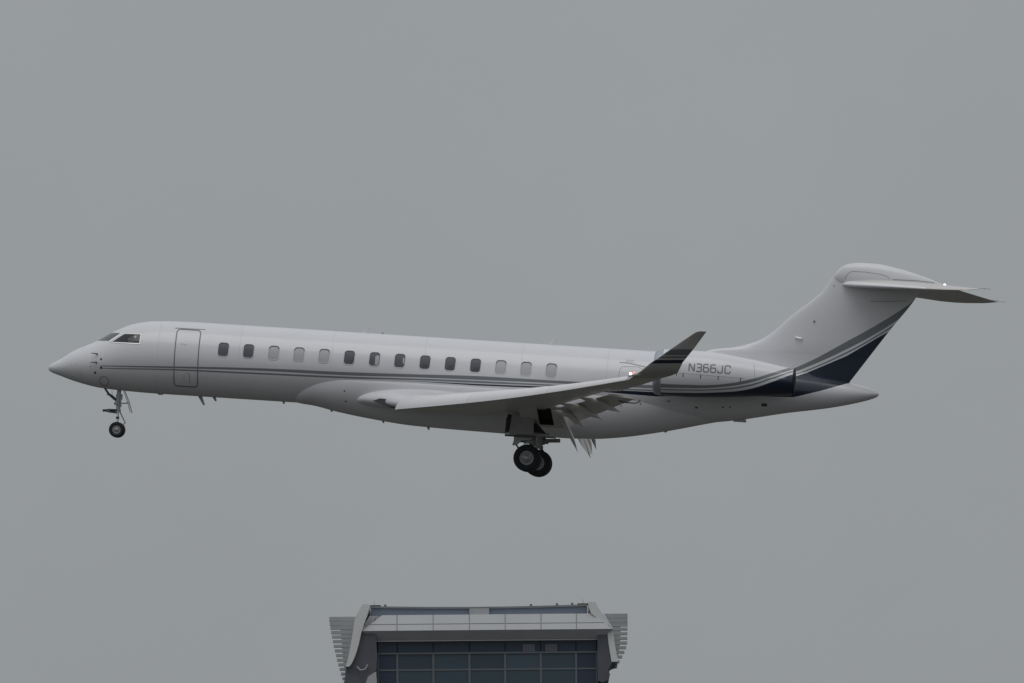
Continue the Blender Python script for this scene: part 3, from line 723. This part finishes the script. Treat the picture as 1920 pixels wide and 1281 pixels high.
# ------------------------------------------------------------------ landing gear
def wheel(parent, c, r, w, rim_r, s, bolts=12):
    """tyre with rounded shoulders, dished rim, hub and cooling holes; axle along y"""
    h = w / 2; k = r - rim_r
    prof = [(-h * .72, rim_r * .98), (-h * .95, rim_r + k * .25), (-h, rim_r + k * .55), (-h * .88, rim_r + k * .85), (-h * .55, r * .985), (-h * .2, r), (h * .2, r), (h * .55, r * .985), (h * .88, rim_r + k * .85), (h, rim_r + k * .55), (h * .95, rim_r + k * .25), (h * .72, rim_r * .98), (-h * .72, rim_r * .98)]
    MB().lathe(prof, c, 56).out('tyre', 'rubber', parent, 50)
    f = s * h
    prof = [(f * .70, rim_r), (f * .80, rim_r * .98), (f * .80, rim_r * .90), (f * .55, rim_r * .84), (f * .50, rim_r * .55), (f * .62, rim_r * .42), (f * .85, rim_r * .36), (f * .95, rim_r * .22), (f * .95, .001)]
    rim = MB().lathe(prof, c, 40).out('rim', 'rim', parent, 40)
    MB().lathe([(-f * .70, rim_r), (-f * .6, rim_r * .8), (-f * .6, .001)], c, 32).out('rim', 'rim', parent, 40)
    hol = MB()
    for q in range(bolts):
        a = 2 * pi * q / bolts; rr = rim_r * .70; hr = rim_r * .085
        hol.tube([(c[0] + rr * cos(a), c[1] + f * .3, c[2] + rr * sin(a)), (c[0] + rr * cos(a), c[1] + f * .56, c[2] + rr * sin(a))], hr, 8)
    hol.out('cooling_hole', 'void', parent, None)

ng = MB().tube([(2.62, 0, -.45), (2.62, 0, -.95), (2.63, 0, -1.35)], [.07, .085, .08], 14).tube([(2.63, 0, -1.33), (2.63, 0, -1.42)], .10, 14).out('nose_landing_gear', 'gear_grey', jet)
MB().tube([(2.63, 0, -1.40), (2.63, 0, -2.06)], .042, 12).out('oleo_strut', 'chrome', ng)
MB().tube([(2.63, 0, -1.60), (2.63, 0, -1.68)], .062, 12).out('strut_collar', 'dark_metal', ng)
MB().tube([(2.64, -.24, -2.07), (2.64, .24, -2.07)], .045, 10).out('axle', 'gear_grey', ng)
MB().tube([(2.08, 0, -.58), (2.25, 0, -.80), (2.40, 0, -.90), (2.58, 0, -1.05)], [.035, .04, .055, .04], 10).out('drag_brace', 'dark_metal', ng)
MB().tube([(2.22, 0, -.76), (2.2, 0, -.86)], .02, 8).tube([(2.36, 0, -.66), (2.38, 0, -.84)], .008, 6).out('brace_link', 'gear_grey', ng)
MB().tube([(2.08, -.05, -1.41), (2.28, -.05, -1.40)], .045, 10).tube([(2.25, -.08, -1.37), (2.6, -.1, -1.36)], .03, 10).tube([(2.25, -.03, -1.44), (2.6, -.06, -1.47)], .026, 10).tube([(2.3, .08, -1.40), (2.6, .1, -1.40)], .03, 10).out('steering_actuator', 'dark_metal', ng)
MB().tube([(2.70, 0, -1.42), (2.92, 0, -1.80), (2.74, 0, -2.02)], [.024, .026, .022], 8).out('torque_link', 'gear_grey', ng)
MB().box((2.52, -.12, -1.18), (2.60, .12, -1.04)).tube([(2.70, -.06, -.85), (2.73, -.06, -1.25)], .025, 8).tube([(2.54, .05, -.78), (2.54, .05, -1.0)], .03, 8).tube([(2.71, .05, -.78), (2.71, .05, -.98)], .045, 8).out('hydraulic_lines', 'gear_light', ng)
# taxi lamp on the leg
MB().lathe([(-.02, .055), (.04, .06), (.04, .001)], (2.53, -.05, -1.13), 14).out('taxi_lamp', 'gear_light', ng)
for s in (-1, 1):
    R = [[(2.80, s * .26, -.60), (3.0, s * .28, -1.05), (3.13, s * .28, -1.42), (3.10, s * .28, -1.43), (2.97, s * .28, -1.06), (2.78, s * .26, -.62)]]
    R.append([(x, y + s * .03, z) for x, y, z in R[0]])
    build('gear_door', *rings(R), 'gear_light', ng, None)
    MB().tube([(2.72, 0, -1.12), (2.98, s * .27, -1.08)], .014, 8).out('door_link', 'gear_grey', ng)
    wheel(ng, (2.645, s * .17, -2.075), .283, .17, .155, s, 8)

for s in (-1, 1):
    yy = s * 2.35
    mg = MB().tube([(17.72, yy, -.45), (17.74, yy, -1.0), (17.75, yy, -1.66)], [.13, .13, .12], 16).tube([(17.75, yy, -1.6), (17.75, yy, -1.7)], .15, 16).out('main_landing_gear', 'gear_grey', jet)
    MB().tube([(17.75, yy, -1.62), (17.76, yy, -2.22)], .075, 12).out('oleo_strut', 'chrome', mg)
    MB().tube([(17.76, s * 2.0, -2.23), (17.76, s * 2.7, -2.23)], .07, 12).out('axle', 'gear_grey', mg)
    # trunnion beam with fittings, and the retraction jack reaching aft
    MB().prism([(17.24, -1.43), (17.98, -1.32), (17.98, -1.50), (17.9, -1.54), (17.8, -1.58), (17.5, -1.63), (17.42, -1.72), (17.32, -1.80), (17.20, -1.80), (17.24, -1.64)], s * 2.42, s * 2.62).out('trunnion_beam', 'gear_grey', mg, None)
    MB().tube([(17.8, s * 2.45, -1.42), (18.05, s * 2.45, -1.39)], .075, 10).tube([(18.0, s * 2.45, -1.395), (18.49, s * 2.45, -1.36)], .07, 10).out('retraction_jack', 'gear_grey', mg)
    bts = MB()
    for q in range(6):
        bx_, bz_ = 17.32 + q * .115, -1.55 + .018 * q - .04 * (q % 2)
        bts.tube([(bx_, s * 2.58, bz_), (bx_, s * 2.65, bz_)], .022, 6)
    bts.out('beam_bolts', 'gear_light', mg, None)
    # leg door, hanging plate outboard of the leg
    R = [[(17.06, s * 2.66, -1.42), (17.94, s * 2.66, -1.40), (17.94, s * 2.9, -.60), (17.16, s * 2.9, -.62)], [(17.06, s * 2.70, -1.42), (17.94, s * 2.70, -1.40), (17.94, s * 2.94, -.60), (17.16, s * 2.94, -.62)]]
    build('gear_door', *rings(R), 'door_grey', mg, None)
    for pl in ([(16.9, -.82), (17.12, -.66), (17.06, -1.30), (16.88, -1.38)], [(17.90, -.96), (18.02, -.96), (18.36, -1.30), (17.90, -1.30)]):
        MB().prism(pl, s * 2.28, s * 2.32).out('gap_shade_plate', 'gap_shade', mg, None)  # dark plate painting the shade of the gap beside the leg door
    MB().box((16.92, min(s * 2.62, s * 2.74), -1.50), (18.05, max(s * 2.62, s * 2.74), -1.425)).out('door_edge', 'dark_metal', mg, None)
    MB().tube([(17.4, s * 2.35, -1.0), (16.95, s * 2.2, -.72)], .06, 10).out('side_brace', 'dark_metal', mg)
    MB().tube([(17.84, yy, -1.7), (18.02, yy, -1.92), (17.86, yy, -2.12)], .035, 8).out('torque_link', 'dark_metal', mg)
    MB().tube([(17.62, s * 2.5, -1.66), (17.60, s * 2.47, -2.1)], .018, 6).tube([(17.34, s * 2.5, -1.78), (17.5, s * 2.45, -2.0)], .03, 6).out('brake_hose', 'dark_metal', mg)
    for d in (-.27, .27):
        wheel(mg, (17.76, yy + d, -2.235), .487, .32, .255, 1 if d > 0 else -1, 14)

# ================================================================== CONTROL TOWER
TY = 895.0
tower = bpy.data.objects.new('control_tower', None); C.objects.link(tower); tower.location = (-1.47, TY, 0)
tag(tower, 'grey airport control tower with dark glass cab and louvred side fins, below the jet', 'tower')
def tx(x): return x + 1.47
DEP = 12.4
# shaft and lower cab
MB().box((-3.2, 2.5, 0), (3.2, 9.2, 22)).out('shaft', 'concrete', tower, None)
MB().box((-6.5, -6, .0), (6.5, 16, 5)).out('base_building', 'concrete', tower, None)
R = []
for z, h in ((19.5, 3.6), (21.5, 4.9), (23.3, 5.9), (23.9, 5.95)):
    R.append([(-h, 6.2 - h, z), (h, 6.2 - h, z), (h, 6.2 + h, z), (-h, 6.2 + h, z)])
build('cab_floor', *rings(R), 'soffit_grey', tower, None)
# dark room behind the glass
MB().box((-5.75, .35, 23.9), (5.75, DEP - .35, 29.0)).out('cab_interior', 'interior', tower, None)
mull = [-7.38, -6.32, -4.38, -2.44, -.52, 1.40, 3.30, 4.42]
rows = [(23.9, 25.36), (25.36, 26.26), (26.26, 27.15)]
gx0, gx1 = -7.38, 4.42
for side in range(4):
    def T(u, d, z, side=side):
        """u along the face from its left end, d outward, z up: tower coordinates of one of four faces"""
        if side == 0: return (tx(gx0) + u, -d, z)
        if side == 1: return (tx(gx1) + d, u * DEP / 11.8, z)
        if side == 2: return (tx(gx1) - u, DEP + d, z)
        return (tx(gx0) - d, DEP - u * DEP / 11.8, z)
    def slab(name, u0, u1, z0, z1, d0, d1, mat):
        V = [T(u, d, z) for u in (u0, u1) for d in (d0, d1) for z in (z0, z1)]
        return build(name, V, [(0, 1, 3, 2), (4, 6, 7, 5), (0, 4, 5, 1), (2, 3, 7, 6), (0, 2, 6, 4), (1, 5, 7, 3)], mat, tower, None)
    for i in range(7):
        a, b = mull[i] - gx0, mull[i + 1] - gx0
        for z0, z1 in rows:
            slab('window_pane', a + .05, b - .05, z0 + .03, z1 - .03, -.03, 0.0, random.choice(('tower_glass', 'tower_glass_b', 'tower_glass_c')) if 0 < i < 6 else 'tower_glass_dark')
        slab('window_pane', a + .02, b - .02, 27.19, 27.82, -.05, -.02, 'tower_glass_dark')
    for q in mull: slab('mullion', max(q - gx0 - .055, 0), min(q - gx0 + .055, 11.8), 23.9, 27.13, -.04, .06, 'mullion')
    for z in (25.36, 26.26): slab('transom', .06, 11.74, z - .04, z + .04, -.03, .045, 'mullion')
    slab('transom', -.02, 11.82, 27.11, 27.19, -.04, .10, 'mullion')
    if side == 0:
        for a, b in ((.43, 1.09), (1.64, 2.29)):
            slab('equipment_screen', a - gx0, b - gx0, 27.2, 27.6, 0.0, .08, 'equipment')
    # drip edge at the head of the glass
    slab('drip_edge', -.3, 12.1, 27.79, 27.84, -.2, .34, 'gear_light')
    # soffit: slopes in and down under the eave
    ov = .8
    V = [T(-ov + .02, .86, 28.36), T(11.8 + ov - .02, .86, 28.36), T(12.05, .25, 27.84), T(-.25, .25, 27.84)]
    V += [T(-.2, -.3, 28.36), T(12.0, -.3, 28.36), T(12.0, -.3, 27.84), T(-.2, -.3, 27.84)]
    build('soffit', V, [(0, 1, 2, 3), (4, 5, 6, 7), (0, 1, 5, 4), (2, 3, 7, 6), (1, 2, 6, 5), (0, 3, 7, 4)], 'soffit_grey', tower, None)
    # sloping fascia of metal panels, two rows of seven
    def fp(u, z, o=0.0):   # point on the sloping fascia; wider at the eave than at the top
        k = (z - 28.39) / (29.19 - 28.39)
        e = .82 * (1 - k) - .24 * k
        return T(min(max(-.82 + 13.44 * u, -e), 11.8 + e), .86 * (1 - k) + .42 * k + o, z)
    us = [0.0] + [(q + 8.2) / 13.4 for q in mull[1:-1]] + [1.0]
    V = [fp(0, 28.36, -.03), fp(1, 28.36, -.03), fp(1, 29.2, -.03), fp(0, 29.2, -.03)]
    V2 = [fp(.02, 28.36, -.4), fp(.98, 28.36, -.4), fp(.98, 29.2, -.4), fp(.02, 29.2, -.4)]
    build('fascia_backing', V + V2, [(0, 1, 2, 3), (4, 5, 6, 7), (0, 1, 5, 4), (2, 3, 7, 6), (1, 2, 6, 5), (0, 3, 7, 4)], 'joint', tower, None)
    for i in range(7):
        for z0, z1 in ((28.36, 28.68), (28.72, 29.21)):
            a, b = us[i] + .0022, us[i + 1] - .0022
            if i == 0: a = 0
            if i == 6: b = 1
            V = [fp(a, z0), fp(b, z0), fp(b, z1), fp(a, z1)] + [fp(a, z0, -.05), fp(b, z0, -.05), fp(b, z1, -.05), fp(a, z1, -.05)]
            build('fascia_panel', V, [(0, 1, 2, 3), (4, 5, 6, 7), (0, 1, 5, 4), (2, 3, 7, 6), (1, 2, 6, 5), (0, 3, 7, 4)], 'panel_white', tower, None)
# roof deck and plant screen
MB().box((tx(-7.5), .1, 29.0), (tx(4.6), DEP - .1, 29.17)).out('roof_deck', 'soffit_grey', tower, None)
def sag(x): return 29.66 + .09 * ((x + 1.93) / 5.8) ** 2
for y0, y1 in ((.9, 1.2), (DEP - 1.2, DEP - .9)):
    xs_ = np.linspace(-7.72, 3.92, 25)
    poly = [(tx(x), sag(x) - .09) for x in xs_] + [(tx(3.92), 29.17), (tx(-7.72), 29.17)]
    MB().prism(poly, y0, y1).out('plant_screen', 'screen_blue', tower, None)
    V = MB()
    for a, b in zip(xs_[:-1], xs_[1:]):
        V.add([(tx(a), y0 - .08, sag(a) - .1), (tx(b), y0 - .08, sag(b) - .1), (tx(b), y0 - .08, sag(b)), (tx(a), y0 - .08, sag(a)), (tx(a), y1 + .08, sag(a) - .1), (tx(b), y1 + .08, sag(b) - .1), (tx(b), y1 + .08, sag(b)), (tx(a), y1 + .08, sag(a))], [(0, 1, 2, 3), (4, 5, 6, 7), (3, 2, 6, 7), (0, 1, 5, 4)])
    V.out('coping', 'coping_grey', tower, None)
for x0, x1 in ((-7.72, -7.42), (3.62, 3.92)):
    MB().box((tx(x0), 1.2, 29.17), (tx(x1), DEP - 1.2, 29.6)).out('plant_screen', 'screen_blue', tower, None)
MB().box((tx(-2.42), .70, 29.18), (tx(-1.36), .9, 29.575)).out('access_hatch', 'louvre', tower, None)
for x, h in ((-7.55, .26), (3.70, .30)):
    MB().tube([(tx(x), 1.05, 29.7), (tx(x), 1.05, 29.75 + h)], .035, 6).out('roof_mast', 'tower_fin', tower)
    MB().box((tx(x) - .3, .85, 29.70), (tx(x) + .35, 1.25, 29.80)).out('mast_foot', 'dark_metal', tower, None)
for x in (-6.95, 3.12, 2.3, .9):
    MB().lathe([(-.07, .02), (-.06, .07), (.06, .07), (.07, .02)], (tx(x), 1.05, sag(x) + .05), 8).out('roof_lamp', 'dark_metal', tower)
# curved side fins, and the louvres outside them
def xat(pts, z): return float(np.interp(z, [p[1] for p in reversed(pts)], [p[0] for p in reversed(pts)]))
LO = [(-8.16, 29.80), (-8.38, 29.42), (-8.57, 29.0), (-8.72, 28.1), (-8.9, 27.2), (-9.05, 26.56), (-9.1, 26.45)]
LI = [(-7.74, 29.78), (-7.92, 29.2), (-8.20, 28.40), (-8.42, 27.5), (-8.78, 26.60), (-8.9, 26.45)]
RO = [(4.38, 29.82), (4.52, 29.5), (4.69, 29.26), (5.0, 28.75), (5.27, 28.40), (5.38, 27.6), (5.56, 26.6)]
RI = [(3.96, 29.82), (4.12, 29.25), (4.5, 28.9), (4.95, 28.42), (5.05, 27.6), (5.2, 26.6)]
def fin_smooth(P):
    f = pchip([(p[1], p[0]) for p in sorted(P, key=lambda q: q[1])]); z0, z1 = min(p[1] for p in P), max(p[1] for p in P)
    return [(f(z), z) for z in np.linspace(z1, z0, 22)]
for O_, I_, sgn in ((LO, LI, -1), (RO, RI, 1)):
    o, i = fin_smooth(O_), fin_smooth(I_)
    MB().prism([(tx(x), z) for x, z in o] + [(tx(x), z) for x, z in reversed(i)], -1.0 if sgn < 0 else -.55, DEP + .6).out('side_fin', 'tower_fin', tower, None)
# dark return between fin and glass, stepping down to brackets
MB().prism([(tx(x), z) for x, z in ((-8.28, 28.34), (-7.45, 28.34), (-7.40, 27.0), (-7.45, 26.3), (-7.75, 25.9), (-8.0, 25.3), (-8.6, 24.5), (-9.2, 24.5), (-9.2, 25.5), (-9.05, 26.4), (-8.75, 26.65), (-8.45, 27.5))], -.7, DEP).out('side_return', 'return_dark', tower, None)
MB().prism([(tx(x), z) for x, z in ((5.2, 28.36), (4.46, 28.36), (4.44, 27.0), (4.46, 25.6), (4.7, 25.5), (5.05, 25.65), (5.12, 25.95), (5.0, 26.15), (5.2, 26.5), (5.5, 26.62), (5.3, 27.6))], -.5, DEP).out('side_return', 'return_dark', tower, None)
MB().tube([(tx(-8.5), -.85, 26.45), (tx(-8.3), -.9, 26.25), (tx(-8.05), -.9, 26.3), (tx(-7.9), -.85, 26.55)], .04, 8).out('cable_loop', 'louvre', tower)
MB().prism([(tx(x), z) for x, z in ((-7.9, 25.9), (-7.45, 26.2), (-7.42, 24.5), (-8.4, 24.5))], -.74, -.705).out('side_panel', 'panel_white', tower, None)
Lout = [(-9.97, 29.18), (-9.93, 28.8), (-9.89, 28.5), (-9.75, 27.7), (-9.53, 26.77), (-9.2, 25.59), (-8.9, 24.6)]
Rout = [(6.09, 29.22), (6.09, 28.6), (6.06, 27.61), (5.85, 27.07), (5.56, 26.58), (5.4, 26.5)]
Lin = [(-8.4, 29.24), (-8.57, 29.0), (-8.72, 28.1), (-8.95, 27.2), (-9.02, 26.56), (-8.9, 25.5), (-8.7, 24.6)]
Rin = [(4.6, 29.26), (4.69, 29.2), (5.27, 28.4), (5.38, 27.6), (5.5, 26.6), (5.4, 26.5)]
for O_, I_, sgn in ((Lout, Lin, -1), (Rout, Rin, 1)):
    zt, zb_ = O_[0][1], O_[-1][1] + .05
    z = zt; k = 0
    while z > zb_:
        t = max(0.0, (zt - z) / (zt - zb_))
        th = .235 if t < .10 else (.18 if t < .22 else .155)
        xo, xi = xat(O_, z), xat(I_, z)
        a, b = sorted((tx(xo), tx(xi) - sgn * .1))
        MB().box((a, .6, z - th), (b, 1.3, z)).out('louvre_slat', 'louvre', tower, None)
        z -= .25; k += 1
    zz = np.linspace(zt - .02, zb_ + .1, 18)
    frac = lambda q: .97 if q > zt - .5 else .60 - .38 * (zt - .5 - q) / (zt - zb_)
    poly = [(tx(xat(I_, q) + (xat(O_, q) - xat(I_, q)) * frac(q)), q) for q in zz] + [(tx(xat(I_, q)) - sgn * .12, q) for q in reversed(zz)]
    MB().prism(poly, .62, .74).out('louvre_backing', 'louvre', tower, None)
